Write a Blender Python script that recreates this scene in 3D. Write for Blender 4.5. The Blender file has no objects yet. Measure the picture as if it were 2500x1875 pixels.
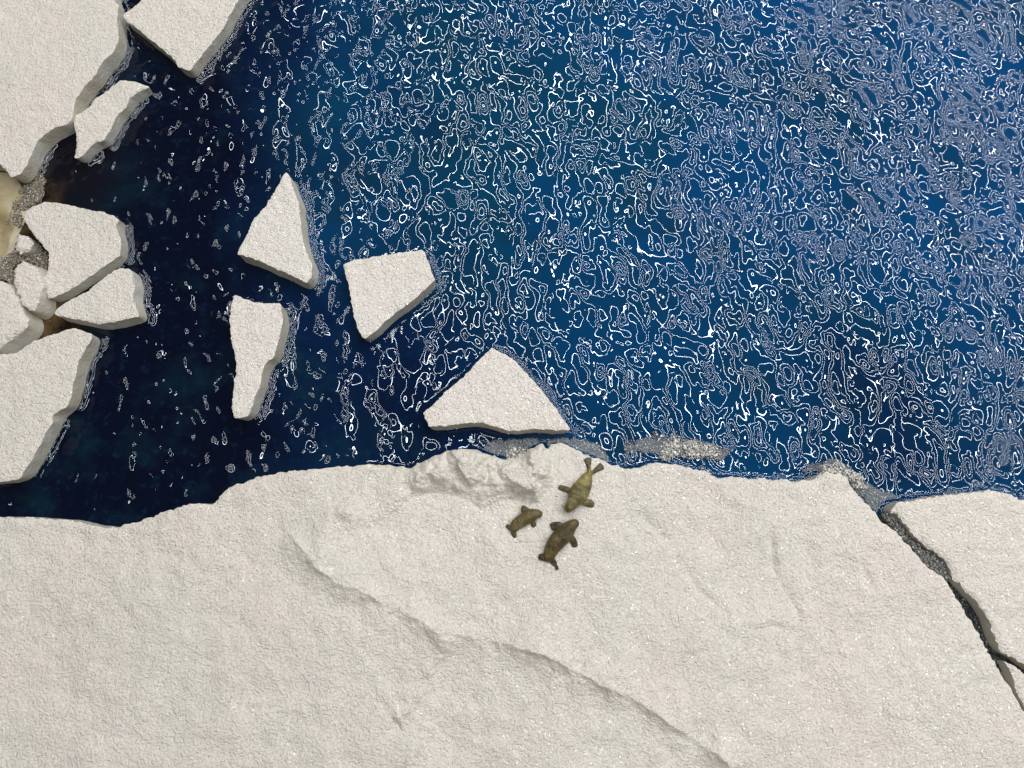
import bpy, bmesh, math, random
import numpy as np
from mathutils import Vector, Matrix
from mathutils.geometry import delaunay_2d_cdt

random.seed(4)
RNG = np.random.default_rng(11)
S = bpy.context.scene
COL = S.collection

# ------------------------------------------------------------------ camera
FPX, CAMH, TILT = 1830.0, 0.46, math.radians(10.6)
cam_d = bpy.data.cameras.new('camera')
cam_d.sensor_fit = 'HORIZONTAL'
cam_d.sensor_width = 36.0
cam_d.lens = FPX / 2500.0 * 36.0
cam_d.clip_start, cam_d.clip_end = 0.01, 50.0
cam = bpy.data.objects.new('camera', cam_d)
cam.location = (0, 0, CAMH)
cam.rotation_euler = (TILT, 0, 0)
COL.objects.link(cam)
S.camera = cam

# ------------------------------------------------------------------ room light: dim even hall plus rows of ceiling strip lamps
world = bpy.data.worlds.new('World')
S.world = world
world.use_nodes = True
bg = world.node_tree.nodes['Background']
bg.inputs[0].default_value = (1.0, 0.98, 0.95, 1)
bg.inputs[1].default_value = 0.10


def strip_lamp(center, direction, length, width, power, colour):
    d = bpy.data.lights.new('strip_lamp', 'AREA')
    d.shape = 'RECTANGLE'
    d.size, d.size_y = length, width
    d.energy = power
    d.color = colour
    o = bpy.data.objects.new('strip_lamp', d)
    o.location = center
    x = Vector((direction[0], direction[1], 0)).normalized()
    z = Vector((0, 0, 1))            # lamps face straight down
    y = z.cross(x)
    o.rotation_euler = Matrix((x, y, z)).transposed().to_euler()
    COL.objects.link(o)


AZ = math.radians(12)                # the rows run on to the upper right of the picture
ax = Vector((math.cos(AZ), math.sin(AZ)))
ay = Vector((-math.sin(AZ), math.cos(AZ)))
LAMP_H = 2.1
for i in range(11):
    c = ax * (-0.24 + 0.33 * i) + ay * 0.95
    strip_lamp((c.x, c.y, LAMP_H), ay, 3.1, 0.0125, 12.6, (0.93, 0.985, 1.035))

S.view_settings.view_transform = 'Standard'
S.view_settings.look = 'None'
S.view_settings.exposure = 0.0
S.view_settings.gamma = 1.0
S.render.engine = 'CYCLES'

# ------------------------------------------------------------------ helpers
CT, ST = math.cos(TILT), math.sin(TILT)


def W(px, z=0.0):
    """picture points (2500 x 1875) -> metres on the level z"""
    p = np.atleast_2d(np.asarray(px, float))
    dx = (p[:, 0] - 1250.0) / FPX
    dy = -(p[:, 1] - 937.5) / FPX
    dz = -np.ones_like(dx)
    y = dy * CT - dz * ST
    zz = dy * ST + dz * CT
    t = (z - CAMH) / zz
    return np.stack([dx * t, y * t], 1)


def perlin(x, y, seed=0):
    r = np.random.default_rng(seed)
    perm = r.permutation(512)
    ang = r.uniform(0, 2 * np.pi, 512)
    gx, gy = np.cos(ang), np.sin(ang)
    xi, yi = np.floor(x).astype(int), np.floor(y).astype(int)
    xf, yf = x - xi, y - yi
    u = xf ** 3 * (xf * (xf * 6 - 15) + 10)
    v = yf ** 3 * (yf * (yf * 6 - 15) + 10)

    def g(ix, iy, fx, fy):
        h = perm[(perm[ix & 511] + iy) & 511]
        return gx[h] * fx + gy[h] * fy
    a, b = g(xi, yi, xf, yf), g(xi + 1, yi, xf - 1, yf)
    c, d = g(xi, yi + 1, xf, yf - 1), g(xi + 1, yi + 1, xf - 1, yf - 1)
    return (a + u * (b - a)) * (1 - v) + (c + u * (d - c)) * v


def fbm(x, y, scale, octaves=4, seed=0, gain=0.5):
    s = np.zeros_like(x)
    amp, f = 1.0, 1.0 / scale
    for k in range(octaves):
        s += amp * perlin(x * f + 13.7 * k, y * f - 7.1 * k, seed + k)
        amp *= gain
        f *= 2.03
    return s


def seg_dist(P, poly, closed=True, signed_side=False):
    n = len(poly)
    best = np.full(len(P), 1e9)
    side = np.zeros(len(P))
    tpar = np.zeros(len(P))
    for i in range(n if closed else n - 1):
        a, b = poly[i], poly[(i + 1) % n]
        ab = b - a
        L2 = max(ab @ ab, 1e-14)
        t = np.clip(((P - a) @ ab) / L2, 0, 1)
        q = P - (a + t[:, None] * ab)
        d = np.hypot(q[:, 0], q[:, 1])
        m = d < best
        best[m] = d[m]
        if signed_side:
            cr = ab[0] * (P[:, 1] - a[1]) - ab[1] * (P[:, 0] - a[0])
            side[m] = np.sign(cr[m])
            tpar[m] = ((i + t) / (n - 1))[m]
    if signed_side:
        return best * np.where(side == 0, 1, side), tpar
    return best


def inside(P, poly):
    x, y = P[:, 0], P[:, 1]
    c = np.zeros(len(P), bool)
    n = len(poly)
    for i in range(n):
        x1, y1 = poly[i]
        x2, y2 = poly[(i + 1) % n]
        if y1 == y2:
            continue
        m = ((y1 > y) != (y2 > y)) & (x < (x2 - x1) * (y - y1) / (y2 - y1) + x1)
        c ^= m
    return c


def smooth01(x):
    x = np.clip(x, 0, 1)
    return x * x * (3 - 2 * x)


def area2(p):
    q = np.roll(p, -1, 0)
    return np.sum(p[:, 0] * q[:, 1] - q[:, 0] * p[:, 1])


def mesh_obj(name, verts, faces, mat, parent=None, smooth=True):
    me = bpy.data.meshes.new(name)
    if isinstance(faces, np.ndarray):
        k = faces.shape[1]
        me.vertices.add(len(verts))
        me.vertices.foreach_set('co', np.asarray(verts, np.float32).ravel())
        me.loops.add(faces.size)
        me.loops.foreach_set('vertex_index', faces.ravel().astype(np.int32))
        me.polygons.add(len(faces))
        me.polygons.foreach_set('loop_start', np.arange(0, faces.size, k, dtype=np.int32))
        me.update(calc_edges=True)
    else:
        me.from_pydata([tuple(v) for v in verts], [], faces)
    me.validate()
    if smooth:
        me.polygons.foreach_set('use_smooth', [True] * len(me.polygons))
    me.materials.append(mat)
    o = bpy.data.objects.new(name, me)
    COL.objects.link(o)
    if parent:
        o.parent = parent
    return o


def tag(o, label=None, cat=None, group=None, kind=None):
    if label: o['label'] = label
    if cat: o['category'] = cat
    if group: o['group'] = group
    if kind: o['kind'] = kind
    return o


# ------------------------------------------------------------------ materials
class NT:
    def __init__(self, name):
        self.m = bpy.data.materials.new(name)
        self.m.use_nodes = True
        self.t = self.m.node_tree
        self.b = self.t.nodes['Principled BSDF']
        self.out = self.t.nodes['Material Output']
        self.tc = self.n('ShaderNodeTexCoord')

    def n(self, kind, **kw):
        nd = self.t.nodes.new(kind)
        for k, v in kw.items():
            setattr(nd, k, v)
        return nd

    def l(self, a, b):
        self.t.links.new(a, b)

    def noise(self, scale, detail=3, rough=0.5, dist=0.0, vec=None):
        nd = self.n('ShaderNodeTexNoise')
        nd.inputs['Scale'].default_value = scale
        nd.inputs['Detail'].default_value = detail
        nd.inputs['Roughness'].default_value = rough
        nd.inputs['Distortion'].default_value = dist
        self.l(vec if vec is not None else self.tc.outputs['Object'], nd.inputs['Vector'])
        return nd.outputs['Fac']

    def ramp(self, fac, stops):
        nd = self.n('ShaderNodeValToRGB')
        el = nd.color_ramp.elements
        while len(el) < len(stops):
            el.new(0.5)
        for e, (p, c) in zip(el, stops):
            e.position = p
            e.color = (*c, 1) if len(c) == 3 else c
        self.l(fac, nd.inputs['Fac'])
        return nd.outputs['Color']

    def mix(self, fac, a, b, blend='MIX'):
        nd = self.n('ShaderNodeMix', data_type='RGBA', blend_type=blend)
        for sock, v in ((nd.inputs['Factor'], fac), (nd.inputs[6], a), (nd.inputs[7], b)):
            if hasattr(v, 'links'):
                self.l(v, sock)
            elif isinstance(v, (int, float)):
                sock.default_value = v
            else:
                sock.default_value = (*v, 1)
        return nd.outputs[2]

    def math(self, op, a, b=None):
        nd = self.n('ShaderNodeMath', operation=op)
        for sock, v in ((nd.inputs[0], a), (nd.inputs[1], b)):
            if v is None:
                continue
            if hasattr(v, 'links'):
                self.l(v, sock)
            else:
                sock.default_value = v
        return nd.outputs[0]

    def bump(self, height, dist, normal=None, strength=1.0):
        nd = self.n('ShaderNodeBump')
        nd.inputs['Strength'].default_value = strength
        nd.inputs['Distance'].default_value = dist
        self.l(height, nd.inputs['Height'])
        if normal is not None:
            self.l(normal, nd.inputs['Normal'])
        return nd.outputs['Normal']


def ice_material(name, tint=(0.775, 0.69, 0.59), pink=(0.785, 0.66, 0.575), green=(0.72, 0.66, 0.54), spark=0.905):
    t = NT(name)
    big = t.noise(14, 3, 0.55)
    c1 = t.mix(t.ramp(big, [(0.42, (0, 0, 0)), (0.62, (1, 1, 1))]), tint, pink)
    big2 = t.noise(22, 4, 0.6, 0.3)
    c2 = t.mix(t.ramp(big2, [(0.48, (0, 0, 0)), (0.68, (1, 1, 1))]), c1, green)
    grain = t.noise(1100, 3, 0.7)
    c3 = t.mix(0.5, c2, t.ramp(grain, [(0.28, (0.54, 0.47, 0.385)), (0.5, (0.775, 0.695, 0.60)), (0.70, (0.93, 0.855, 0.765))]), 'MIX')
    # rare dark specks of dust
    v = t.n('ShaderNodeTexVoronoi')
    v.inputs['Scale'].default_value = 60
    t.l(t.tc.outputs['Object'], v.inputs['Vector'])
    svc = t.n('ShaderNodeSeparateColor')
    t.l(v.outputs['Color'], svc.inputs['Color'])
    speck = t.math('MULTIPLY', t.math('LESS_THAN', v.outputs['Distance'], 0.03), t.math('GREATER_THAN', svc.outputs['Blue'], 0.9))
    c4 = t.mix(t.math('MULTIPLY', speck, 0.6), c3, (0.2, 0.17, 0.14))
    t.l(c4, t.b.inputs['Base Color'])
    t.b.inputs['Roughness'].default_value = 0.75
    t.b.inputs['Specular IOR Level'].default_value = 0.25
    t.b.inputs['Subsurface Weight'].default_value = 0.0
    h1 = t.noise(620, 3, 0.6)
    h2 = t.noise(1300, 2, 0.6)
    n1 = t.bump(h1, 0.0018)
    n2 = t.bump(h2, 0.0008, n1)
    t.l(n2, t.b.inputs['Normal'])
    # glitter flakes: tiny mirror facets lying at random angles
    vs = t.n('ShaderNodeTexVoronoi')
    vs.inputs['Scale'].default_value = 1100
    t.l(t.tc.outputs['Object'], vs.inputs['Vector'])
    sx = t.n('ShaderNodeSeparateColor')
    t.l(vs.outputs['Color'], sx.inputs['Color'])
    pick = t.math('GREATER_THAN', sx.outputs['Red'], spark)
    core = t.math('LESS_THAN', vs.outputs['Distance'], 0.42)
    fac = t.math('MULTIPLY', pick, core)
    sub = t.n('ShaderNodeVectorMath', operation='SUBTRACT')
    t.l(vs.outputs['Color'], sub.inputs[0])
    sub.inputs[1].default_value = (0.97, 0.5, 0.5)
    sc = t.n('ShaderNodeVectorMath', operation='SCALE')
    t.l(sub.outputs[0], sc.inputs[0])
    sc.inputs['Scale'].default_value = 1.1
    ge = t.n('ShaderNodeNewGeometry')
    ad = t.n('ShaderNodeVectorMath', operation='ADD')
    t.l(ge.outputs['Normal'], ad.inputs[0])
    t.l(sc.outputs[0], ad.inputs[1])
    nm = t.n('ShaderNodeVectorMath', operation='NORMALIZE')
    t.l(ad.outputs[0], nm.inputs[0])
    gl = t.n('ShaderNodeBsdfGlossy')
    gl.inputs['Roughness'].default_value = 0.16
    gl.inputs['Color'].default_value = (0.9, 0.9, 0.88, 1)
    t.l(nm.outputs[0], gl.inputs['Normal'])
    fc = t.mix(fac, (0, 0, 0), (0.15, 0.15, 0.145))
    t.l(fc, gl.inputs['Color'])
    mx = t.n('ShaderNodeAddShader')
    t.l(t.b.outputs[0], mx.inputs[0])
    t.l(gl.outputs[0], mx.inputs[1])
    t.l(mx.outputs[0], t.out.inputs['Surface'])
    return t.m


M_ICE = ice_material('glittered_foam_ice')
M_ICE_W = ice_material('white_foam_ice', (0.86, 0.77, 0.68), (0.86, 0.745, 0.665), (0.82, 0.745, 0.635))

# sides of the foam: smoother, knife-cut, a little yellowed
t = NT('cut_foam_side')
c = t.mix(t.ramp(t.noise(60, 3), [(0.45, (0, 0, 0)), (0.72, (1, 1, 1))]), (0.60, 0.565, 0.49), (0.54, 0.48, 0.36))
t.l(c, t.b.inputs['Base Color'])
t.b.inputs['Roughness'].default_value = 0.7
t.b.inputs['Specular IOR Level'].default_value = 0.25
t.l(t.bump(t.noise(500, 3), 0.0005), t.b.inputs['Normal'])
M_SIDE = t.m

# resin water: painted dark blue, clear glossy skin with small frozen ripples
t = NT('resin_water')
at = t.n('ShaderNodeAttribute', attribute_name='murk')
sp = t.n('ShaderNodeSeparateColor')
t.l(at.outputs['Color'], sp.inputs['Color'])
pt = t.n('ShaderNodeAttribute', attribute_name='tone')
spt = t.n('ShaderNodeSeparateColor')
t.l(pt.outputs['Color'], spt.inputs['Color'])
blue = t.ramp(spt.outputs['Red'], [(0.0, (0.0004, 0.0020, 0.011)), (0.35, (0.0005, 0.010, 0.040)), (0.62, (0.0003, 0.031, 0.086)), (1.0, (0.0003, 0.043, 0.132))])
p2 = t.noise(16, 5, 0.65, 0.3)
blue = t.mix(spt.outputs['Blue'], blue, (0.001, 0.040, 0.066))
blue = t.mix(t.ramp(p2, [(0.50, (0, 0, 0)), (0.74, (0.75, 0.75, 0.75))]), blue, (0.003, 0.022, 0.034))
p3 = t.noise(150, 4, 0.7)
blue = t.mix(t.ramp(p3, [(0.55, (0, 0, 0)), (0.78, (0.40, 0.40, 0.40))]), blue, (0.006, 0.040, 0.08))
brown = t.ramp(t.noise(70, 4, 0.6), [(0.38, (0.014, 0.006, 0.003)), (0.68, (0.11, 0.07, 0.026))])
blue = t.mix(sp.outputs['Green'], blue, (0.004, 0.003, 0.006))
blue = t.mix(sp.outputs['Red'], blue, brown)
v = t.n('ShaderNodeTexVoronoi')
v.inputs['Scale'].default_value = 110
t.l(t.tc.outputs['Object'], v.inputs['Vector'])
sv = t.n('ShaderNodeSeparateColor')
t.l(v.outputs['Color'], sv.inputs['Color'])
dust = t.math('MULTIPLY', t.math('LESS_THAN', v.outputs['Distance'], 0.05), t.math('GREATER_THAN', sv.outputs['Green'], 0.7))
blue = t.mix(dust, blue, (0.35, 0.36, 0.34))
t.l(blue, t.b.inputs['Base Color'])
t.b.inputs['Roughness'].default_value = 0.008
t.b.inputs['IOR'].default_value = 1.40
w1 = t.noise(78, 0.0, 0.4, 0.1)
w0 = t.noise(24, 0.0, 0.4, 0.0)
ws = t.noise(155, 0.0, 0.4, 0.3)
sp_amp = t.ramp(t.noise(110, 0.0, 0.5), [(0.50, (0, 0, 0)), (0.66, (1, 1, 1))])
amp = t.ramp(t.noise(48, 1.0, 0.5), [(0.36, (0.25, 0.25, 0.25)), (0.60, (1, 1, 1))])
hh = t.math('ADD', t.math('MULTIPLY', t.math('SUBTRACT', w1, 0.5), amp), t.math('MULTIPLY', w0, 0.35))
hh = t.math('ADD', hh, t.math('MULTIPLY', t.math('MULTIPLY', t.math('SUBTRACT', ws, 0.5), sp_amp), t.math('MULTIPLY', spt.outputs['Green'], 0.75)))
calm = t.math('SUBTRACT', 1.0, sp.outputs['Blue'])
hh = t.math('MULTIPLY', hh, calm)
t.l(t.bump(hh, 0.0031), t.b.inputs['Normal'])
M_WATER = t.m


def grain_material(name, stops, rough=0.25, trans=0.0):
    t = NT(name)
    ge = t.n('ShaderNodeNewGeometry')
    c = t.ramp(ge.outputs['Random Per Island'], stops)
    t.l(c, t.b.inputs['Base Color'])
    t.b.inputs['Roughness'].default_value = rough
    t.b.inputs['Transmission Weight'].default_value = trans
    t.b.inputs['IOR'].default_value = 1.4
    return t.m


M_SLUSH = grain_material('grey_slush_crystals', [(0.0, (0.13, 0.145, 0.16)), (0.6, (0.26, 0.275, 0.29)), (0.92, (0.42, 0.425, 0.425)), (1.0, (0.75, 0.73, 0.70))], 0.15)
M_CRUMB = grain_material('white_crumbs', [(0.0, (0.28, 0.27, 0.25)), (0.5, (0.55, 0.52, 0.47)), (1.0, (0.84, 0.79, 0.72))], 0.5)
M_BROWNSL = grain_material('brownish_slush_crystals', [(0.0, (0.13, 0.10, 0.065)), (0.5, (0.28, 0.235, 0.17)), (0.88, (0.44, 0.39, 0.31)), (1.0, (0.75, 0.72, 0.66))])

t = NT('ochre_resin')
c = t.ramp(t.noise(45, 4, 0.55, 0.4), [(0.32, (0.17, 0.12, 0.05)), (0.48, (0.34, 0.27, 0.15)), (0.7, (0.48, 0.40, 0.26))])
t.l(c, t.b.inputs['Base Color'])
t.b.inputs['Roughness'].default_value = 0.22
t.l(t.bump(t.noise(90, 3), 0.001), t.b.inputs['Normal'])
M_OCHRE = t.m

# ------------------------------------------------------------------ ice pieces
MM = 0.001
FOOT = []          # (outline at the waterline, meniscus height)


def resample(poly, step, jag, seed, cscale=0.004):
    out = []
    n = len(poly)
    for i in range(n):
        a, b = poly[i], poly[(i + 1) % n]
        L = np.hypot(*(b - a))
        k = max(1, int(round(L / step)))
        for j in range(k):
            out.append(a + (b - a) * j / k)
    p = np.array(out)
    # soften the traced corners a little, then chip the line
    q = 0.25 * np.roll(p, 1, 0) + 0.5 * p + 0.25 * np.roll(p, -1, 0)
    p = q
    tan = np.roll(p, -1, 0) - np.roll(p, 1, 0)
    nrm = np.stack([tan[:, 1], -tan[:, 0]], 1) / (np.hypot(tan[:, 0], tan[:, 1])[:, None] + 1e-12)
    off = jag * (1.3 * fbm(p[:, 0], p[:, 1], cscale, 3, seed) + 0.9 * perlin(p[:, 0] / 0.0017, p[:, 1] / 0.0017, seed + 9))
    return p + nrm * off[:, None], nrm


def ice_piece(name, px, top, label, cat, step=1.1 * MM, jag=0.6 * MM, taper=0.3 * MM, edge=1.1 * MM, drop=0.35 * MM,
              hfun=None, seed=0, group=None, mat=None, rough=1.0, menis=1.0, tilt=(0, 0), fine=None):
    poly = W(px, top)
    if area2(poly) < 0:
        poly = poly[::-1].copy()
    bd, nrm = resample(poly, step, jag, seed)
    lo, hi = bd.min(0), bd.max(0)
    gx = np.arange(lo[0], hi[0], step)
    gy = np.arange(lo[1], hi[1], step * 0.87)
    X, Y = np.meshgrid(gx, gy)
    X = X + (np.arange(len(gy)) % 2)[:, None] * step * 0.5
    P = np.stack([X.ravel(), Y.ravel()], 1)
    P += RNG.uniform(-0.2, 0.2, P.shape) * step
    P = P[inside(P, bd)]
    if fine is not None:
        fs = step * 0.48
        P = P[~fine(P)]
        X, Y = np.meshgrid(np.arange(lo[0], hi[0], fs), np.arange(lo[1], hi[1], fs * 0.87))
        X = X + (np.arange(X.shape[0]) % 2)[:, None] * fs * 0.5
        Q = np.stack([X.ravel(), Y.ravel()], 1)
        Q = Q[fine(Q)]
        Q = Q[inside(Q, bd)]
        P = np.vstack([P, Q + RNG.uniform(-0.2, 0.2, Q.shape) * fs])
    d = seg_dist(P, bd)
    keep = d > step * 0.55
    P, d = P[keep], d[keep]
    nb = len(bd)
    allp = np.vstack([bd, P])
    vv, _, ff, ov, _, _ = delaunay_2d_cdt([Vector(p) for p in allp], [], [list(range(nb))], 1, 1e-7)
    V = np.array([tuple(v) for v in vv])
    dist = np.zeros(len(V))
    idx = np.array([o[0] if len(o) else 0 for o in ov])
    da = np.concatenate([np.zeros(nb), d])
    dist = da[idx]
    x, y = V[:, 0], V[:, 1]
    z = np.full(len(V), top)
    c0 = bd.mean(0)
    z += tilt[0] * (x - c0[0]) + tilt[1] * (y - c0[1])
    z += rough * (0.0008 * fbm(x, y, 0.022, 3, seed + 20) + 0.0005 * fbm(x, y, 0.0065, 3, seed + 30) + 0.0004 * perlin(x / 0.0023, y / 0.0023, seed + 40))
    if hfun is not None:
        z += hfun(x, y)
    ew = edge * (1 + 0.8 * fbm(x, y, 0.012, 2, seed + 50))
    ew = np.maximum(ew, 0.4 * MM)
    e = np.clip(1 - dist / ew, 0, 1)
    z -= drop * e ** 1.7 * (1 + 0.9 * fbm(x, y, 0.008, 2, seed + 60))
    verts = [np.stack([x, y, z], 1)]
    faces = [tuple(f) for f in ff]
    # map of boundary index -> output vertex
    bmap = {}
    for i, o in enumerate(ov):
        for k in o:
            if k < nb:
                bmap[k] = i
    ring = [bmap[k] for k in range(nb)]
    nv = len(V)
    zt = z[ring]
    verts.append(np.stack([x, y, z], 1)[ring])      # the rim is doubled so that it stays a crisp edge
    prev = list(range(nv, nv + nb))
    nv += nb
    sides = []
    for li, f in enumerate((0.12, 0.35, 0.62, 1.0)):
        zz = zt * (1 - f) + (-0.006) * f
        wob = 0.45 * MM * fbm(bd[:, 0] + 0.1 * li, bd[:, 1], 0.006, 2, seed + 70 + li) * (1 if li < 3 else 0.4)
        sm = bd.copy()
        for _ in range((2, 8, 14, 14)[li]):
            sm = 0.25 * np.roll(sm, 1, 0) + 0.5 * sm + 0.25 * np.roll(sm, -1, 0)
        q = sm + nrm * (taper * f + wob)[:, None]
        verts.append(np.stack([q[:, 0], q[:, 1], zz], 1))
        cur = list(range(nv, nv + nb))
        nv += nb
        for k in range(nb):
            k2 = (k + 1) % nb
            sides.append((prev[k], cur[k], cur[k2], prev[k2]))
        prev = cur
    nf = len(faces)
    o = mesh_obj(name, np.vstack(verts), faces + sides, mat or M_ICE)
    o.data.materials.append(M_SIDE)
    mi = np.zeros(len(o.data.polygons), np.int32)
    mi[nf:] = 1
    if len(mi) == nf + len(sides):
        o.data.polygons.foreach_set('material_index', mi)
    tag(o, label, cat, group)
    if menis > 0:
        FOOT.append((bd[::2] + nrm[::2] * taper * 0.8, menis))
    return o


G = 'loose ice floes on the dark water'
A = [(278, 0), (289, 12), (284, 50), (289, 85), (289, 98), (275, 127), (252, 150), (231, 185), (203, 214), (185, 240), (179, 260), (176, 289), (165, 301), (139, 309), (112, 325), (95, 340), (81, 362), (64, 405), (49, 425), (29, 434), (12, 414), (0, 399), (-150, 380), (-150, -170), (255, -170), (268, -60)]
ice_piece('ice_floe', A, 14 * MM, 'large ice floe filling the top left corner of the picture', 'ice floe', seed=1, step=1.5 * MM, taper=0.3 * MM, group='big ice slabs')
B = [(298, 38), (344, 0), (420, -70), (640, -90), (582, 0), (547, 64), (521, 98), (492, 133), (474, 156), (463, 174), (434, 162), (425, 145), (393, 116), (362, 93), (333, 67), (307, 49)]
ice_piece('ice_floe', B, 12 * MM, 'pointed ice floe cut off by the top edge of the picture', 'ice floe', seed=2, group=G, taper=0.1 * MM)
C = [(295, 194), (333, 200), (365, 211), (347, 217), (318, 237), (307, 260), (286, 278), (275, 304), (257, 333), (252, 344), (229, 347), (208, 370), (197, 382), (182, 385), (184, 362), (185, 333), (179, 284), (208, 266), (231, 240), (260, 223), (278, 205)]
ice_piece('ice_floe', C, 11 * MM, 'small narrow ice floe beside the big top left corner floe', 'ice floe', seed=3, group=G, edge=1.6 * MM, drop=0.7 * MM)
D = [(112, 492), (98, 498), (72, 505), (60, 521), (58, 538), (67, 550), (78, 567), (89, 581), (105, 601), (118, 614), (119, 639), (114, 666), (108, 680), (110, 699), (116, 729), (127, 726), (159, 715), (181, 700), (208, 682), (244, 657), (280, 630), (293, 624), (293, 603), (295, 585), (287, 563), (284, 548), (293, 538), (278, 527), (253, 518), (217, 511), (181, 503), (145, 496)]
ice_piece('ice_floe', D, 12 * MM, 'broad ice floe with notched left side next to the ochre patch', 'ice floe', seed=4, group=G)
E = [(297, 653), (315, 656), (324, 669), (324, 683), (329, 700), (324, 718), (324, 734), (333, 752), (340, 774), (316, 776), (289, 783), (253, 790), (240, 792), (217, 785), (186, 779), (154, 774), (132, 767), (137, 756), (155, 741), (181, 725), (217, 709), (244, 687), (260, 673), (278, 660)]
ice_piece('ice_floe', E, 13 * MM, 'wedge shaped ice floe touching the lower edge of the notched floe', 'ice floe', seed=5, group=G, taper=2 * MM)
F = [(42, 567), (60, 572), (71, 579), (78, 595), (71, 612), (45, 619), (34, 605), (34, 588)]
ice_piece('ice_chunk', F, 8 * MM, 'smallest ice chunk, a round lump on brown slush', 'ice chunk', seed=6, group='small ice chunks at the left', step=0.7 * MM, edge=2.5 * MM, drop=1.5 * MM, jag=1.3 * MM, menis=0.3)
Gp = [(65, 642), (83, 651), (94, 663), (101, 685), (98, 709), (89, 734), (78, 757), (60, 752), (47, 736), (42, 718), (34, 685), (36, 662), (45, 647)]
ice_piece('ice_chunk', Gp, 17 * MM, 'upright oval ice chunk with ledges, left of the wedge floe', 'ice chunk', seed=7, group='small ice chunks at the left', step=0.8 * MM, edge=1.6 * MM, drop=0.8 * MM, taper=3.5 * MM, jag=1.2 * MM, tilt=(-0.12, 0.06), menis=0.3)
H = [(11, 687), (23, 694), (36, 712), (43, 730), (51, 756), (63, 779), (65, 792), (54, 803), (36, 817), (18, 832), (0, 848), (-60, 860), (-90, 780), (-60, 690), (-5, 685)]
ice_piece('ice_chunk', H, 16 * MM, 'rounded ice lump cut off by the left edge of the picture', 'ice chunk', seed=8, group='small ice chunks at the left', edge=4 * MM, drop=2.0 * MM, taper=3 * MM, jag=1.2 * MM, menis=0.3)
I = [(0, 866), (36, 861), (60, 846), (81, 833), (108, 824), (136, 814), (163, 803), (177, 801), (195, 805), (224, 815), (222, 832), (208, 853), (195, 873), (188, 893), (184, 920), (177, 938), (172, 965), (165, 990), (140, 1005), (124, 1018), (130, 1028), (117, 1047), (104, 1070), (92, 1095), (76, 1123), (60, 1149), (51, 1168), (0, 1177), (-150, 1190), (-170, 880)]
ice_piece('ice_floe', I, 14 * MM, 'large ice floe at the left edge below the wedge floe', 'ice floe', seed=9, step=1.4 * MM, group='big ice slabs')
J = [(698, 419), (704, 423), (710, 445), (721, 469), (729, 494), (732, 532), (737, 575), (745, 608), (759, 640), (762, 673), (748, 692), (710, 671), (672, 655), (634, 636), (601, 625), (578, 620), (582, 605), (601, 578), (615, 540), (645, 507), (669, 469), (683, 442)]
ice_piece('ice_floe', J, 15 * MM, 'tall triangular ice floe with its tip pointing up', 'ice floe', seed=10, group=G, mat=M_ICE_W, taper=2.0 * MM)
K = [(837, 647), (851, 638), (900, 629), (981, 616), (1033, 610), (1038, 619), (1049, 651), (1062, 684), (1035, 708), (1008, 733), (954, 773), (913, 811), (889, 827), (875, 808), (864, 773), (856, 724), (848, 684)]
ice_piece('ice_floe', K, 15 * MM, 'four sided kite shaped ice floe right of the tall triangle', 'ice floe', seed=11, group=G, mat=M_ICE_W, taper=0.2 * MM)
L = [(572, 721), (592, 728), (621, 737), (649, 740), (686, 739), (688, 755), (690, 776), (686, 805), (678, 837), (669, 868), (649, 887), (640, 911), (635, 938), (621, 974), (608, 1008), (604, 1018), (584, 1020), (570, 1018), (566, 989), (570, 945), (577, 897), (572, 861), (564, 829), (560, 784), (563, 745)]
ice_piece('ice_floe', L, 15 * MM, 'long upright ice floe tapering downwards, below the tall triangle', 'ice floe', seed=12, group=G, mat=M_ICE_W, taper=0.8 * MM)
Mq = [(1200, 849), (1224, 861), (1253, 876), (1277, 903), (1314, 942), (1351, 990), (1375, 1022), (1392, 1049), (1363, 1051), (1302, 1046), (1265, 1051), (1241, 1050), (1209, 1042), (1180, 1032), (1145, 1032), (1106, 1037), (1048, 1042), (1041, 1027), (1033, 1007), (1058, 988), (1094, 951), (1131, 920), (1167, 883)]
ice_piece('ice_floe', Mq, 15 * MM, 'wide triangular ice floe nearest the walruses, across the channel', 'ice floe', seed=13, group=G, mat=M_ICE_W, taper=1.5 * MM)

# ---- the big sheet in the foreground with its folds
TN = 15 * MM


def wl(pts):
    return W(pts, TN)


RIDGE1 = wl([(700, 1290), (724, 1326), (818, 1416), (863, 1434), (960, 1477), (1021, 1509), (1075, 1540), (1160, 1558), (1261, 1574), (1335, 1599), (1392, 1631), (1441, 1660), (1500, 1680), (1563, 1712), (1636, 1767), (1676, 1789), (1721, 1821), (1771, 1861), (1830, 1920)])
RIDGE2 = wl([(1107, 1546), (1082, 1599), (1050, 1631), (1038, 1684), (997, 1741), (964, 1765)])
RIDGE3 = wl([(1060, 1775), (1021, 1835), (990, 1890)])
GROOVE = wl([(1880, 1290), (1892, 1400), (1950, 1500), (1955, 1640), (1990, 1660)])
GROOVE3 = wl([(1560, 1260), (1640, 1330), (1700, 1440), (1780, 1500)])
GROOVE4 = wl([(2080, 1300), (2120, 1420), (2230, 1560), (2280, 1700)])
GROOVE2 = wl([(1810, 1530), (1850, 1536), (1905, 1530)])
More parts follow.
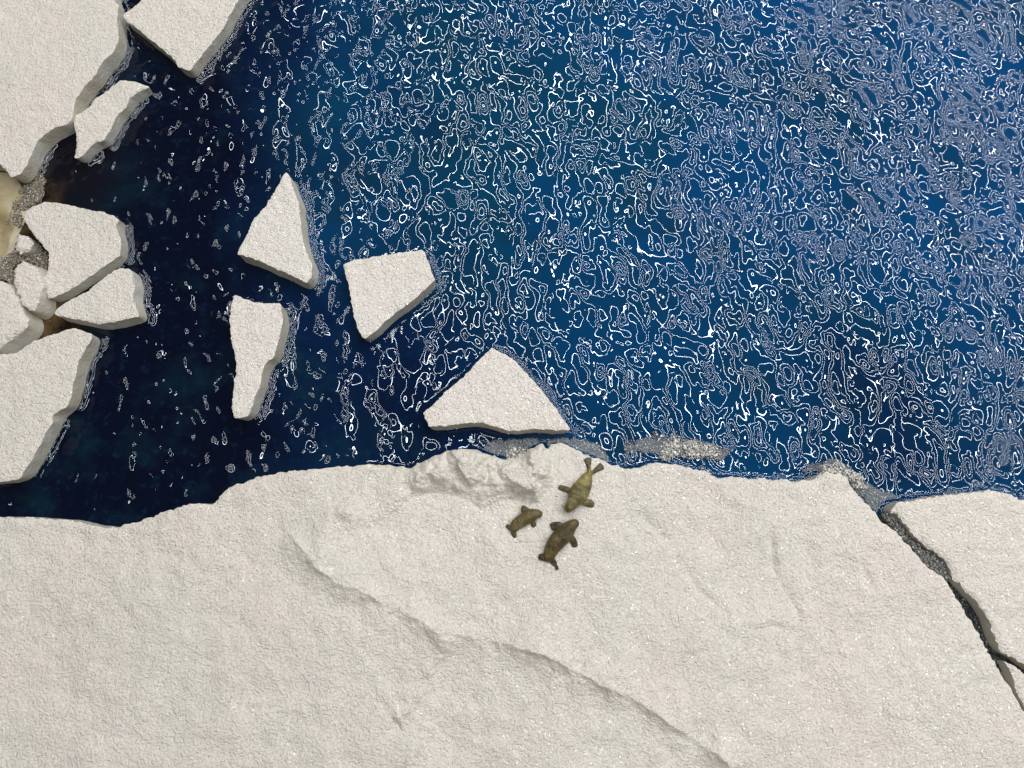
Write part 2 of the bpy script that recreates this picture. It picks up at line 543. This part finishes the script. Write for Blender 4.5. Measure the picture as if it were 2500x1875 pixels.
BLOCKS = [
    (wl([(985, 1175), (995, 1143), (1031, 1122), (1095, 1088), (1112, 1140), (1118, 1192), (1050, 1196), (1010, 1202)]), 0.0072, (0.05, 0.16), 0.85, 441),
    (wl([(1085, 1088), (1153, 1082), (1200, 1104), (1204, 1150), (1200, 1192), (1150, 1207), (1108, 1196), (1082, 1150)]), 0.0098, (-0.05, 0.26), 0.95, 446),
    (wl([(1176, 1106), (1240, 1113), (1236, 1165), (1238, 1204), (1195, 1218), (1150, 1214), (1174, 1184)]), 0.0062, (0.08, 0.16), 0.85, 451),
    (wl([(1208, 1112), (1257, 1117), (1284, 1098), (1320, 1074), (1338, 1078), (1346, 1130), (1354, 1165), (1332, 1200), (1320, 1230), (1290, 1224), (1250, 1210), (1206, 1192)]), 0.0092, (0.08, -0.10), 1.0, 456)]
RIM = wl([(880, 1315), (911, 1285), (952, 1258), (1009, 1212), (1050, 1202), (1107, 1206), (1143, 1220), (1172, 1243), (1225, 1220), (1261, 1220), (1302, 1238)])
LUMP = wl([(850, 1253)])[0]
LUMP2 = wl([(800, 1300)])[0]


def step_ridge(P, line, h, near, far, seed):
    """a fold: steep drop on one side of the line, slow fall on the other"""
    w = P + 0.0022 * np.stack([fbm(P[:, 0], P[:, 1], 0.01, 3, seed), fbm(P[:, 0], P[:, 1], 0.01, 3, seed + 5)], 1)
    d, tp = seg_dist(w, line, closed=False, signed_side=True)
    fade = smooth01(tp / 0.08) * smooth01((1 - tp) / 0.06)
    varr = 0.75 + 0.9 * fbm(P[:, 0], P[:, 1], 0.03, 3, seed + 8)
    up = np.exp(-np.maximum(d, 0) / far)
    dn = 0.22 * np.exp(-np.maximum(-d, 0) / 0.0013) + 0.78 * np.exp(-(np.maximum(-d, 0) / near) ** 1.3)
    return h * fade * varr * np.where(d > 0, up, dn)


def sheet_h(x, y):
    P = np.stack([x, y], 1)
    qx, qy = 0.8 * x + 0.6 * y, -0.6 * x + 0.8 * y       # faint grain running down to the right
    z = 0.0034 * fbm(x, y, 0.075, 3, 301) + 0.0010 * fbm(x, y, 0.014, 4, 305, 0.5) + 0.0012 * np.abs(fbm(qx * 0.45, qy, 0.014, 3, 309))
    z += step_ridge(P, RIDGE1, 0.0062, 0.0072, 0.020, 401)
    z += step_ridge(P, RIDGE2[::-1], 0.0046, 0.0042, 0.012, 411)
    z += step_ridge(P, RIDGE3[::-1], 0.0024, 0.0025, 0.010, 421)
    for gl_, h in ((GROOVE, 0.0020), (GROOVE2, 0.0018), (GROOVE3, 0.0010), (GROOVE4, 0.0010)):
        d = seg_dist(P, gl_, closed=False)
        z -= h * np.exp(-(d / 0.0016) ** 2) * (0.6 + 1.2 * np.clip(fbm(x, y, 0.02, 2, 431), -0.4, 1))
    zb = np.zeros(len(P))
    for blk, h, sl, steep, sd in BLOCKS:
        wv = P + 0.0022 * np.stack([fbm(x, y, 0.009, 4, sd), fbm(x, y, 0.009, 4, sd + 3)], 1)
        d = np.where(inside(wv, blk), seg_dist(wv, blk), 0)
        c_ = blk.mean(0)
        plane = h + sl[0] * (x - c_[0]) + sl[1] * (y - c_[1]) + 0.0006 * fbm(x, y, 0.010, 3, sd + 6)
        zb = np.maximum(zb, np.minimum(plane, d * steep * (1 + 0.8 * fbm(x, y, 0.009, 3, sd + 8))))
    z += zb
    # hollow below the blocks
    d, tp = seg_dist(P, RIM, closed=False, signed_side=True)
    fade = smooth01(tp / 0.15) * smooth01((1 - tp) / 0.1)
    z -= 0.0024 * fade * np.where(d < 0, np.exp(d / 0.012) , np.exp(-np.maximum(d, 0) / 0.0022))
    for c_, r_, h_ in ((LUMP, 0.006, 0.0030), (LUMP2, 0.011, 0.0024)):
        q = np.hypot(x - c_[0], y - c_[1]) * (1 + 0.4 * fbm(x, y, 0.008, 2, 77))
        z += h_ * np.exp(-(q / r_) ** 2)
    return z


FB = wl([(830, 1070), (1380, 1330)])


def sheet_fine(P):
    m = (P[:, 0] > FB[0, 0]) & (P[:, 0] < FB[1, 0]) & (P[:, 1] > FB[1, 1]) & (P[:, 1] < FB[0, 1])
    for ln in (RIDGE1, RIDGE2, RIDGE3):
        bl, bh = ln.min(0) - 0.007, ln.max(0) + 0.007
        k = np.where((P[:, 0] > bl[0]) & (P[:, 0] < bh[0]) & (P[:, 1] > bl[1]) & (P[:, 1] < bh[1]))[0]
        m[k] |= seg_dist(P[k], ln, closed=False) < 0.006
    return m


N = [(0, 1263), (63, 1263), (142, 1269), (190, 1275), (253, 1290), (285, 1286), (348, 1269), (411, 1248), (465, 1231), (494, 1228), (522, 1234), (535, 1212), (560, 1190), (601, 1177), (658, 1158), (700, 1153), (814, 1141), (904, 1134), (978, 1138), (997, 1146), (1031, 1126), (1099, 1099), (1153, 1097), (1189, 1108), (1225, 1119), (1257, 1121), (1284, 1103), (1316, 1085), (1329, 1083), (1336, 1099), (1345, 1085), (1370, 1081), (1420, 1103), (1433, 1112), (1479, 1128), (1501, 1137), (1533, 1146), (1542, 1146), (1587, 1130), (1623, 1130), (1669, 1139), (1727, 1153), (1759, 1169), (1768, 1169), (1782, 1162), (1849, 1169), (1900, 1169), (1936, 1176), (1987, 1172), (2010, 1150), (2063, 1163), (2081, 1192), (2103, 1214), (2131, 1246), (2160, 1279), (2189, 1297), (2211, 1322), (2244, 1359), (2262, 1380), (2280, 1395), (2309, 1416), (2334, 1453), (2363, 1503), (2392, 1550), (2417, 1594), (2443, 1637), (2464, 1670), (2480, 1697), (2500, 1732), (2560, 1840), (2700, 2100), (2700, 2250), (-250, 2250), (-250, 1263)]
ice_piece('ice_sheet', N, TN, 'huge white ice sheet across the foreground carrying the three walruses', 'ice sheet', seed=14, step=1.6 * MM, jag=1.0 * MM, taper=0.4 * MM, edge=2.4 * MM, drop=1.2 * MM, hfun=sheet_h, fine=sheet_fine, rough=0.8, group='big ice slabs')
O = [(2175, 1254), (2184, 1236), (2197, 1225), (2262, 1217), (2334, 1205), (2424, 1196), (2453, 1203), (2500, 1223), (2700, 1310), (2700, 1750), (2500, 1626), (2464, 1601), (2441, 1585), (2424, 1547), (2419, 1521), (2401, 1489), (2376, 1460), (2347, 1431), (2325, 1409), (2318, 1377), (2285, 1348), (2253, 1330), (2238, 1311), (2217, 1293), (2199, 1268), (2188, 1250)]


def side_h(x, y):
    return 0.0012 * fbm(x, y, 0.05, 3, 501) + 0.0007 * fbm(x, y, 0.010, 4, 505)


ice_piece('ice_sheet', O, TN, 'ice sheet at the right edge beyond the dark crack', 'ice sheet', seed=15, step=1.4 * MM, hfun=side_h, rough=0.8, group='big ice slabs', jag=1.3 * MM, edge=2.2 * MM, drop=1.0 * MM)
Pp = [(2446, 1610), (2464, 1619), (2500, 1644), (2700, 1780), (2720, 2080), (2564, 1838), (2504, 1731), (2485, 1696), (2478, 1668), (2464, 1632)]
ice_piece('ice_sheet', Pp, TN - 1 * MM, 'small ice corner between the two branches of the crack', 'ice sheet', seed=16, step=1.3 * MM, hfun=side_h, rough=0.8, group='big ice slabs', edge=2 * MM, drop=0.8 * MM, taper=0.0)

# ------------------------------------------------------------------ water
def axis_lines(lo, hi, step, far):
    core = np.arange(lo, hi, step)
    left = lo - np.cumsum(step * 1.5 ** np.arange(1, 40))
    right = core[-1] + np.cumsum(step * 1.5 ** np.arange(1, 40))
    left = left[left > -far][::-1]
    right = right[right < far]
    return np.concatenate([left, core, right])


wx = axis_lines(-0.42, 0.42, 0.00105, 1.3)
wy = axis_lines(0.0, 0.40, 0.00105, 1.3)
X, Y = np.meshgrid(wx, wy)
P = np.stack([X.ravel(), Y.ravel()], 1)
z = np.zeros(len(P))
lift = np.zeros(len(P))
for poly, m in FOOT:
    lo, hi = poly.min(0) - 0.02, poly.max(0) + 0.02
    s = np.where((P[:, 0] > lo[0]) & (P[:, 0] < hi[0]) & (P[:, 1] > lo[1]) & (P[:, 1] < hi[1]))[0]
    if not len(s):
        continue
    if len(poly) > 400:
        poly = poly[::2]
    Q = P[s]
    d = seg_dist(Q, poly)
    ins = inside(Q, poly)
    d[ins] = 0
    lam = 0.0030 * (1 + 0.5 * fbm(Q[:, 0], Q[:, 1], 0.03, 2, 601))
    lift[s] = np.maximum(lift[s], m * 0.0024 * np.exp(-d / lam))
z += lift
murk = np.zeros((len(P), 4), np.float32)
mc = W([(40, 690), (70, 800), (20, 500), (100, 780)])
dd = np.min([np.hypot(P[:, 0] - c[0], P[:, 1] - c[1]) for c in mc], 0)
dd += 0.012 * fbm(P[:, 0], P[:, 1], 0.02, 3, 611)
murk[:, 0] = smooth01(1.25 - dd / 0.035)
mk = W([(130, 440), (180, 400), (90, 470)])
dd = np.min([np.hypot(P[:, 0] - c[0], P[:, 1] - c[1]) for c in mk], 0) + 0.02 * fbm(P[:, 0], P[:, 1], 0.03, 3, 615)
murk[:, 1] = 0.85 * smooth01(1.3 - dd / 0.05)
murk[:, 2] = 0.93 * np.clip(lift / 0.0007, 0, 1)
murk[:, 3] = 1
nx, ny = len(wx), len(wy)
ii = np.arange(nx * ny).reshape(ny, nx)
fq = np.stack([ii[:-1, :-1].ravel(), ii[:-1, 1:].ravel(), ii[1:, 1:].ravel(), ii[1:, :-1].ravel()], 1)
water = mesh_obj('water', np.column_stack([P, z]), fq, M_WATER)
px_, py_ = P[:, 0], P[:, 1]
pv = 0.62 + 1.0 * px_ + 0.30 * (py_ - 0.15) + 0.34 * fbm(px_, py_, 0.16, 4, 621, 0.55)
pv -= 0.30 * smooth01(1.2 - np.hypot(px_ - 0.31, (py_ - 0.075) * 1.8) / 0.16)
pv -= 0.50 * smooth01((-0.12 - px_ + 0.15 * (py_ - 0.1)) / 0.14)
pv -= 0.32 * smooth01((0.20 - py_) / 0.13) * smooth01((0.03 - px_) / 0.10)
tone = np.zeros((len(P), 4), np.float32)
tone[:, 0] = np.clip(pv, 0, 1)  # water base colour: darkest at the left, bluer towards the right
tone[:, 1] = 0.16 + 0.84 * smooth01((-0.02 - px_ + 0.03 * fbm(px_, py_, 0.05, 2, 641)) / 0.14)     # choppier, shorter ripples among the floes
tq = np.hypot((px_ - 0.0) / 0.13, (py_ - 0.26) / 0.11) + 0.9 * fbm(px_, py_, 0.06, 3, 651)
tone[:, 2] = 0.40 * smooth01(1.2 - tq)       # a greener wash of paint in the open water
tone[:, 3] = 1
cp = water.data.color_attributes.new('tone', 'FLOAT_COLOR', 'POINT')
cp.data.foreach_set('color', tone.ravel())
ca = water.data.color_attributes.new('murk', 'FLOAT_COLOR', 'POINT')
ca.data.foreach_set('color', murk.ravel())
tag(water, 'dark blue glossy rippled resin water', None, kind='structure')

# ------------------------------------------------------------------ ochre patch
op = W([(-160, 360), (40, 400), (72, 440), (76, 490), (66, 530), (50, 560), (40, 600), (22, 650), (-30, 700), (-160, 720)])
lo, hi = op.min(0), op.max(0)
gx, gy = np.arange(lo[0], hi[0], 0.0012), np.arange(lo[1], hi[1], 0.0012)
X, Y = np.meshgrid(gx, gy)
Q = np.stack([X.ravel(), Y.ravel()], 1)
d = seg_dist(Q, op) * np.where(inside(Q, op), 1, -1)
d += 0.0010 * fbm(Q[:, 0], Q[:, 1], 0.012, 3, 701)
zq = -0.003 + 0.0048 * smooth01((d + 0.008) / 0.014) + 0.0003 * fbm(Q[:, 0], Q[:, 1], 0.02, 3, 705)
nx, ny = len(gx), len(gy)
ii = np.arange(nx * ny).reshape(ny, nx)
fq = np.stack([ii[:-1, :-1].ravel(), ii[:-1, 1:].ravel(), ii[1:, 1:].ravel(), ii[1:, :-1].ravel()], 1)
ok = (zq[fq] > -0.0028).any(1)
ob = mesh_obj('shore', np.column_stack([Q, zq]), fq[ok], M_OCHRE)
tag(ob, 'ochre tan resin shore at the left edge', None, kind='structure')

# ------------------------------------------------------------------ slush
OCT = np.array([(1, 0, 0), (-1, 0, 0), (0, 1, 0), (0, -1, 0), (0, 0, 1), (0, 0, -1)], float)
OCF = np.array([(0, 2, 4), (2, 1, 4), (1, 3, 4), (3, 0, 4), (2, 0, 5), (1, 2, 5), (3, 1, 5), (0, 3, 5)])


def slush(name, px, n, size, mat, label, z0=0.0002, z1=0.0012, level=0.0, fringe=0.004, cat=None):
    poly = W(px, level)
    lo, hi = poly.min(0) - fringe, poly.max(0) + fringe
    pts = RNG.uniform(lo, hi, (n * 12, 2))
    d = seg_dist(pts, poly) * np.where(inside(pts, poly), 1, -1)
    d += fringe * 0.9 * fbm(pts[:, 0], pts[:, 1], 0.009, 3, 801)
    pr = smooth01((d + 0.5 * fringe) / fringe)
    pts = pts[RNG.uniform(0, 1, len(pts)) < pr][:n]
    k = len(pts)
    sz = size * np.exp(RNG.normal(0, 0.35, k))
    base = OCT[None] * RNG.uniform(0.55, 1.25, (k, 6, 1)) + RNG.normal(0, 0.16, (k, 6, 3))
    a = RNG.uniform(0, 2 * np.pi, k)
    b = RNG.uniform(-1, 1, k)
    ca_, sa = np.cos(a)[:, None], np.sin(a)[:, None]
    x, y, zz = base[..., 0], base[..., 1], base[..., 2]
    cb, sb = np.cos(b)[:, None], np.sin(b)[:, None]
    y, zz = y * cb - zz * sb, y * sb + zz * cb
    x, y = x * ca_ - y * sa, x * sa + y * ca_
    pos = np.stack([x, y, zz * 0.55], -1) * sz[:, None, None]
    pos[..., 0] += pts[:, 0][:, None]
    pos[..., 1] += pts[:, 1][:, None]
    pos[..., 2] += (level + RNG.uniform(z0, z1, k))[:, None]
    F_ = (OCF[None] + 6 * np.arange(k)[:, None, None]).reshape(-1, 3)
    o = mesh_obj(name, pos.reshape(-1, 3), F_, mat, smooth=False)
    tag(o, label, cat, kind='stuff')
    return o


def r1(p): return [(900 + x * .4521, 1040 + y * .4521) for x, y in p]
def r2(p): return [(1900 + x * .3617, 1080 + y * .3617) for x, y in p]
def z2(p): return [(x * .1808, 440 + y * .1808) for x, y in p]


slush('slush', r1([(635, 115), (700, 80), (850, 62), (910, 85), (900, 125), (860, 150), (800, 190), (700, 185), (640, 155)]), 8000, 0.00032, M_SLUSH, 'grey crushed slush left of the peaked ice block')
slush('slush', r1([(955, 85), (1000, 60), (1100, 75), (1200, 95), (1275, 145), (1290, 190), (1240, 200), (1150, 160), (1040, 110), (975, 130)]), 8000, 0.00032, M_SLUSH, 'grey crushed slush behind the tail of the upper walrus')
slush('slush', r1([(1390, 130), (1400, 100), (1500, 75), (1600, 55), (1700, 70), (1800, 95), (1950, 140), (1900, 185), (1800, 185), (1700, 160), (1500, 140)]), 11000, 0.00032, M_SLUSH, 'long grey slush raft floating off the sheet edge')
slush('ice_crumbs', r1([(1580, 70), (1640, 60), (1680, 90), (1760, 110), (1870, 150), (1860, 180), (1800, 175), (1720, 145), (1620, 130)]), 1100, 0.0006, M_CRUMB, 'white crumbs on the long slush raft', z0=0.0008, z1=0.0026, fringe=0.009)
slush('ice_crumbs', r1([(725, 140), (780, 125), (830, 140), (860, 150), (800, 185), (750, 185)]), 420, 0.0006, M_CRUMB, 'white crumbs beside the peaked ice block', z0=0.0008, z1=0.0030, fringe=0.007)
slush('slush', r2([(170, 190), (330, 130), (420, 140), (520, 210), (600, 300), (700, 330), (800, 390), (760, 470), (780, 500), (740, 560), (700, 540), (640, 450), (560, 360), (500, 280), (450, 200), (330, 175), (180, 230)]), 11000, 0.00032, M_SLUSH, 'grey slush where the crack meets the water')
slush('ice_crumbs', r2([(240, 190), (330, 160), (470, 220), (510, 310), (420, 260), (250, 240)]), 1500, 0.0008, M_CRUMB, 'white crumbs on the sheet corner beside the crack', z0=0.010, z1=0.0155)
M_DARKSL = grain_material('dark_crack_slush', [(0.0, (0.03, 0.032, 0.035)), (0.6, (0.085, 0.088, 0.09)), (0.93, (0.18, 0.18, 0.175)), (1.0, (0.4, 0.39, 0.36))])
M_CRACK = grain_material('pale_crack_slush', [(0.0, (0.10, 0.095, 0.085)), (0.6, (0.25, 0.235, 0.21)), (0.93, (0.40, 0.38, 0.345)), (1.0, (0.7, 0.68, 0.63))])
slush('slush', r2([(700, 500), (735, 470), (770, 480), (800, 530), (870, 620), (980, 720), (1080, 780), (1150, 850), (1170, 900), (1120, 930), (1000, 840), (860, 680)]), 4200, 0.0005, M_CRACK, 'pale grey slush filling the upper part of the crack', z0=-0.003, z1=0.003, level=0.009, fringe=0.002)
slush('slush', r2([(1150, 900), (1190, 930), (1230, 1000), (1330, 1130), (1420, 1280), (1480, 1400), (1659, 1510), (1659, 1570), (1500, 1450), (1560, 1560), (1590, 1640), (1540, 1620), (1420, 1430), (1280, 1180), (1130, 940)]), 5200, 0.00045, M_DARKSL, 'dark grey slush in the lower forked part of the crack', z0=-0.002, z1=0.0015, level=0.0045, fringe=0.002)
slush('slush', z2([(360, 20), (480, -60), (600, 20), (570, 180), (540, 310), (400, 350), (310, 450), (280, 600), (150, 600), (220, 400), (330, 140)]), 6500, 0.0004, M_BROWNSL, 'brownish slush between the ochre shore and the notched floe', z0=0.0006, z1=0.0022)
slush('slush', z2([(430, 830), (600, 900), (660, 1000), (640, 1250), (560, 1200), (400, 1080), (250, 1090), (190, 1200), (200, 1400), (100, 1330), (0, 1360), (-100, 1100), (200, 1020)]), 6500, 0.0004, M_BROWNSL, 'brownish slush around the small ice chunks', z0=0.0006, z1=0.0022)

# ------------------------------------------------------------------ walruses
def walrus_material(name, dark, mid, light, ring=0.0, freq=900):
    t = NT(name)
    at = t.n('ShaderNodeAttribute', attribute_name='along')
    sp = t.n('ShaderNodeSeparateColor')
    t.l(at.outputs['Color'], sp.inputs['Color'])
    n1 = t.noise(150, 4, 0.6)
    c = t.ramp(n1, [(0.26, dark), (0.48, mid), (0.74, light)])
    # dry-brushed paint on the raised folds
    c = t.mix(t.math('MULTIPLY', sp.outputs['Green'], 0.75), c, dark)
    c = t.mix(t.math('MULTIPLY', sp.outputs['Blue'], 0.8), c, light)
    c = t.mix(t.math('MULTIPLY', at.outputs['Alpha'], 0.8), c, dark)
    t.l(c, t.b.inputs['Base Color'])
    t.b.inputs['Roughness'].default_value = 0.28
    t.b.inputs['Specular IOR Level'].default_value = 0.5
    t.l(t.bump(t.noise(1500, 3, 0.6), 0.0005), t.b.inputs['Normal'])
    return t.m


t = NT('tusk_yellow')
t.b.inputs['Base Color'].default_value = (0.55, 0.38, 0.08, 1)
t.b.inputs['Roughness'].default_value = 0.45
M_TUSK = t.m


def tube(bm, pts, seg=16):
    """swept ellipse: pts = (centre Vector, half width, half height)"""
    rings = []
    n = len(pts)
    for i, (c, w, h) in enumerate(pts):
        a = pts[max(0, i - 1)][0]
        b = pts[min(n - 1, i + 1)][0]
        d = (b - a).normalized()
        s = Vector((0, 0, 1)).cross(d)
        s = s.normalized() if s.length > 1e-4 else Vector((1, 0, 0))
        u = d.cross(s).normalized()
        rings.append([bm.verts.new(c + s * (w * math.cos(2 * math.pi * k / seg)) + u * (h * math.sin(2 * math.pi * k / seg))) for k in range(seg)])
    for i in range(n - 1):
        for k in range(seg):
            k2 = (k + 1) % seg
            bm.faces.new((rings[i][k], rings[i][k2], rings[i + 1][k2], rings[i + 1][k]))
    for r, end, s in ((rings[0], 0, -1), (rings[-1], -1, 1)):
        c, w, h = pts[end]
        nb_ = pts[1][0] if end == 0 else pts[-2][0]
        tip = bm.verts.new(c + (c - nb_).normalized() * min(w, h) * 0.7)
        for k in range(seg):
            k2 = (k + 1) % seg
            bm.faces.new((r[k2], r[k], tip) if end == 0 else (r[k], r[k2], tip))


def spline(pts, m=6):
    """Catmull-Rom through rows of numbers"""
    p = np.array(pts, float)
    p = np.vstack([2 * p[0] - p[1], p, 2 * p[-1] - p[-2]])
    out = []
    for i in range(1, len(p) - 2):
        for j in range(m):
            t_ = j / m
            a, b, c, d = p[i - 1], p[i], p[i + 1], p[i + 2]
            out.append(0.5 * (2 * b + (c - a) * t_ + (2 * a - 5 * b + 4 * c - d) * t_ ** 2 + (3 * b - a - 3 * c + d) * t_ ** 3))
    out.append(p[-2])
    return np.array(out)


PXM = 0.000247     # metres for one picture pixel near the sheet


def walrus(label, body, limbs, tusks, mat, rings, ringamp, seed):
    mid = np.array(body)[len(body) // 2]
    g = W([mid[:2]], TN)[0]
    zs = TN + float(sheet_h(np.array([g[0]]), np.array([g[1]]))[0]) - 0.0004
    root = bpy.data.objects.new('walrus', None)
    root.empty_display_size = 0.005
    root.location = (g[0], g[1], zs)
    COL.objects.link(root)
    tag(root, label, 'walrus', 'walrus figurines')

    def loc(px, py, zc):
        w = W([(px, py)], zs + zc)[0]
        return Vector((w[0] - g[0], w[1] - g[1], zc))
    bm = bmesh.new()
    sp = spline(body, 5)
    chain = [(loc(r[0], r[1], r[2] * MM), r[3] * PXM, r[4] * MM) for r in sp]
    tube(bm, chain, 24)
    for lb in limbs:
        tube(bm, [(loc(r[0], r[1], r[2] * MM), r[3] * PXM, r[4] * MM) for r in spline(lb, 4)], 14)
    me = bpy.data.meshes.new('tmp')
    bm.normal_update()
    bm.to_mesh(me)
    bm.free()
    tmp = bpy.data.objects.new('tmp', me)
    COL.objects.link(tmp)
    r = tmp.modifiers.new('r', 'REMESH')
    r.mode = 'VOXEL'
    r.voxel_size = 0.00022
    s_ = tmp.modifiers.new('s', 'SMOOTH')
    s_.factor, s_.iterations = 0.5, 3
    dg = bpy.context.evaluated_depsgraph_get()
    ev = tmp.evaluated_get(dg)
    nm = bpy.data.meshes.new_from_object(ev)
    bpy.data.objects.remove(tmp)
    nm.name = 'body'
    n = len(nm.vertices)
    co = np.empty(n * 3, np.float32)
    nm.vertices.foreach_get('co', co)
    co = co.reshape(-1, 3)
    no = np.empty(n * 3, np.float32)
    nm.vertices.foreach_get('normal', no)
    no = no.reshape(-1, 3)
    cc = np.array([tuple(c[0]) for c in chain])
    best = np.full(n, 1e9)
    par = np.zeros(n)
    for i in range(len(cc) - 1):
        ab = cc[i + 1] - cc[i]
        t_ = np.clip(((co - cc[i]) @ ab) / (ab @ ab), 0, 1)
        d_ = np.linalg.norm(co - (cc[i] + t_[:, None] * ab), axis=1)
        m_ = d_ < best
        best[m_] = d_[m_]
        par[m_] = ((i + t_) / (len(cc) - 1))[m_]
    wgt = np.interp(par, np.linspace(0, 1, len(chain)), [c[1] for c in chain])
    band = 0.35 if ringamp < 0.0001 else 1.0
    onb = smooth01(1.7 - best / (wgt + 1e-6))        # on the trunk, not on the flippers
    ph = par * rings * 2 * np.pi + 1.6 * fbm(co[:, 0] + seed, co[:, 1], 0.006, 2, seed)
    wv = np.sin(ph)
    win = smooth01(par / 0.12) * smooth01((0.86 - par) / 0.1)
    bumps = 0.00022 * fbm(co[:, 0] + co[:, 2], co[:, 1] - co[:, 2], 0.0022, 3, seed + 3)
    co2 = co + no * (ringamp * wv * win * onb + bumps)[:, None]
    nm.vertices.foreach_set('co', co2.astype(np.float32).ravel())
    colr = np.zeros((n, 4), np.float32)
    colr[:, 0] = par
    colr[:, 1] = np.clip(-wv, 0, 1) * win * onb * band
    colr[:, 2] = np.clip(wv, 0, 1) * win * onb * 0.6 * band
    colr[:, 3] = 1 - onb
    ca_ = nm.color_attributes.new('along', 'FLOAT_COLOR', 'POINT')
    ca_.data.foreach_set('color', colr.ravel())
    nm.polygons.foreach_set('use_smooth', [True] * len(nm.polygons))
    nm.materials.clear()
    nm.materials.append(mat)
    nm.update()
    bo = bpy.data.objects.new('body', nm)
    COL.objects.link(bo)
    bo.parent = root
    for a, b in tusks:
        bm = bmesh.new()
        pa, pb = loc(*a[:2], a[2] * MM), loc(*b[:2], b[2] * MM)
        tube(bm, [(pa.lerp(pb, k / 4), 0.0007 * (1 - 0.18 * k), 0.0007 * (1 - 0.18 * k)) for k in range(5)], 8)
        me = bpy.data.meshes.new('tusk')
        bm.to_mesh(me)
        bm.free()
        me.materials.append(M_TUSK)
        to = bpy.data.objects.new('tusk', me)
        COL.objects.link(to)
        to.parent = root
    return root


MW1 = walrus_material('olive_walrus_paint', (0.040, 0.026, 0.007), (0.150, 0.115, 0.027), (0.36, 0.29, 0.085))
MW2 = walrus_material('banded_walrus_paint', (0.028, 0.016, 0.004), (0.105, 0.072, 0.016), (0.26, 0.185, 0.05))
MW3 = walrus_material('brown_walrus_paint', (0.022, 0.012, 0.003), (0.080, 0.052, 0.011), (0.19, 0.130, 0.033))
# rows: picture x, y, height of the centre (mm), half width (pixels), half height (mm)
walrus('olive walrus with tusks and tail flippers spread towards the water',
       [(1441, 1152, 1.6, 6, 1.5), (1434, 1165, 2.4, 13, 2.4), (1426, 1182, 3.5, 19, 3.5), (1416.5, 1198, 4.4, 22.5, 4.5), (1408, 1212, 5.2, 22.5, 5.1), (1401, 1224, 6.2, 16.5, 4.5), (1394.5, 1233.5, 7.2, 13.5, 3.6), (1389, 1239.5, 6.4, 11, 3.1), (1386, 1243, 5.2, 9, 2.3)],
       [[(1440, 1152, 1.6, 5, 1.2), (1437, 1140, 1.4, 5, 0.9), (1436, 1127, 1.2, 9, 0.7), (1434, 1119, 1.1, 10, 0.6)],
        [(1441, 1156, 1.6, 5, 1.2), (1451, 1151, 1.4, 5, 0.9), (1463, 1142, 1.2, 8, 0.7), (1471, 1137, 1.1, 9, 0.6)],
        [(1394, 1238, 6.0, 5, 1.6), (1388, 1238.5, 5.4, 6, 1.9), (1384, 1238, 4.8, 4.5, 1.5)],
        [(1392, 1240, 6.0, 5, 1.6), (1390, 1243, 5.4, 6, 1.9), (1389, 1246, 4.8, 4.5, 1.5)],
        [(1408, 1204, 2.6, 9, 1.8), (1392, 1198, 2.0, 7, 1.4), (1378, 1193, 1.3, 7, 1.1), (1365, 1188.5, 1.0, 6, 0.8)],
        [(1412, 1220, 2.6, 10, 1.8), (1427, 1226, 1.8, 8, 1.4), (1439, 1229, 1.3, 10, 1.1), (1449, 1234, 1.0, 7, 0.8)]],
       [((1381, 1236, 4.8), (1370, 1235, 2.0)), ((1389, 1243, 4.8), (1386, 1254, 2.0))], MW1, 9, 0.00005, 31)
walrus('smallest walrus, dark and ringed with fine wrinkles, head to the right',
       [(1250, 1295, 1.6, 8, 1.6), (1258, 1284, 2.4, 13, 2.4), (1271, 1273, 3.0, 15, 3.0), (1285, 1265, 3.4, 15.5, 3.3), (1298, 1258, 3.7, 15, 3.4), (1308, 1255, 4.0, 12, 3.0), (1316, 1255.5, 4.0, 9.5, 2.3), (1321, 1257, 3.4, 7, 1.6)],
       [[(1249, 1293, 1.4, 5, 1.1), (1243.5, 1288, 1.2, 5.5, 0.9), (1238, 1282, 1.0, 5, 0.7)],
        [(1252, 1297, 1.4, 6, 1.1), (1255, 1303, 1.2, 7, 0.9), (1259, 1311, 1.0, 6, 0.7)],
        [(1298, 1256, 1.8, 7, 1.2), (1288, 1247, 1.4, 7, 1.0), (1279, 1243, 1.1, 8.5, 0.9), (1273, 1241.5, 1.0, 7.5, 0.7)],
        [(1298, 1264, 1.8, 7, 1.2), (1302, 1275, 1.4, 6, 1.0), (1303.5, 1285, 1.1, 7.5, 0.9), (1302, 1293, 1.0, 7, 0.7)]],
       [], MW2, 19, 0.00011, 32)
walrus('dark brown walrus nearest the bottom, its back turned and head up right',
       [(1344, 1369, 1.8, 10, 1.8), (1342.5, 1354, 2.8, 14.5, 2.8), (1349.5, 1337, 3.8, 18, 3.8), (1362, 1319.5, 4.6, 20.5, 4.5), (1374.5, 1306.5, 5.0, 21, 4.8), (1385, 1294, 5.6, 19, 4.6), (1394, 1284.5, 6.4, 15, 4.0), (1402, 1279, 6.4, 11.5, 3.1), (1408, 1277, 5.4, 8.5, 2.2)],
       [[(1344, 1364, 1.6, 7, 1.3), (1333, 1362, 1.2, 8, 1.0), (1323, 1360, 1.1, 8, 0.9), (1316, 1358, 1.0, 7, 0.8)],
        [(1347, 1366, 1.6, 7, 1.3), (1352, 1374, 1.2, 8, 1.0), (1358, 1382, 1.1, 9, 0.9), (1363, 1389, 1.0, 8, 0.8)],
        [(1380, 1293, 2.4, 10, 1.6), (1366, 1285, 1.8, 10, 1.3), (1353, 1285, 1.2, 10.5, 0.9), (1346, 1288, 1.0, 8.5, 0.7)],
        [(1385, 1300, 2.4, 9, 1.6), (1396, 1315, 1.8, 8, 1.3), (1402, 1327, 1.2, 8.5, 0.9), (1404, 1335, 1.0, 8, 0.7)]],
       [], MW3, 11, 0.00004, 33)
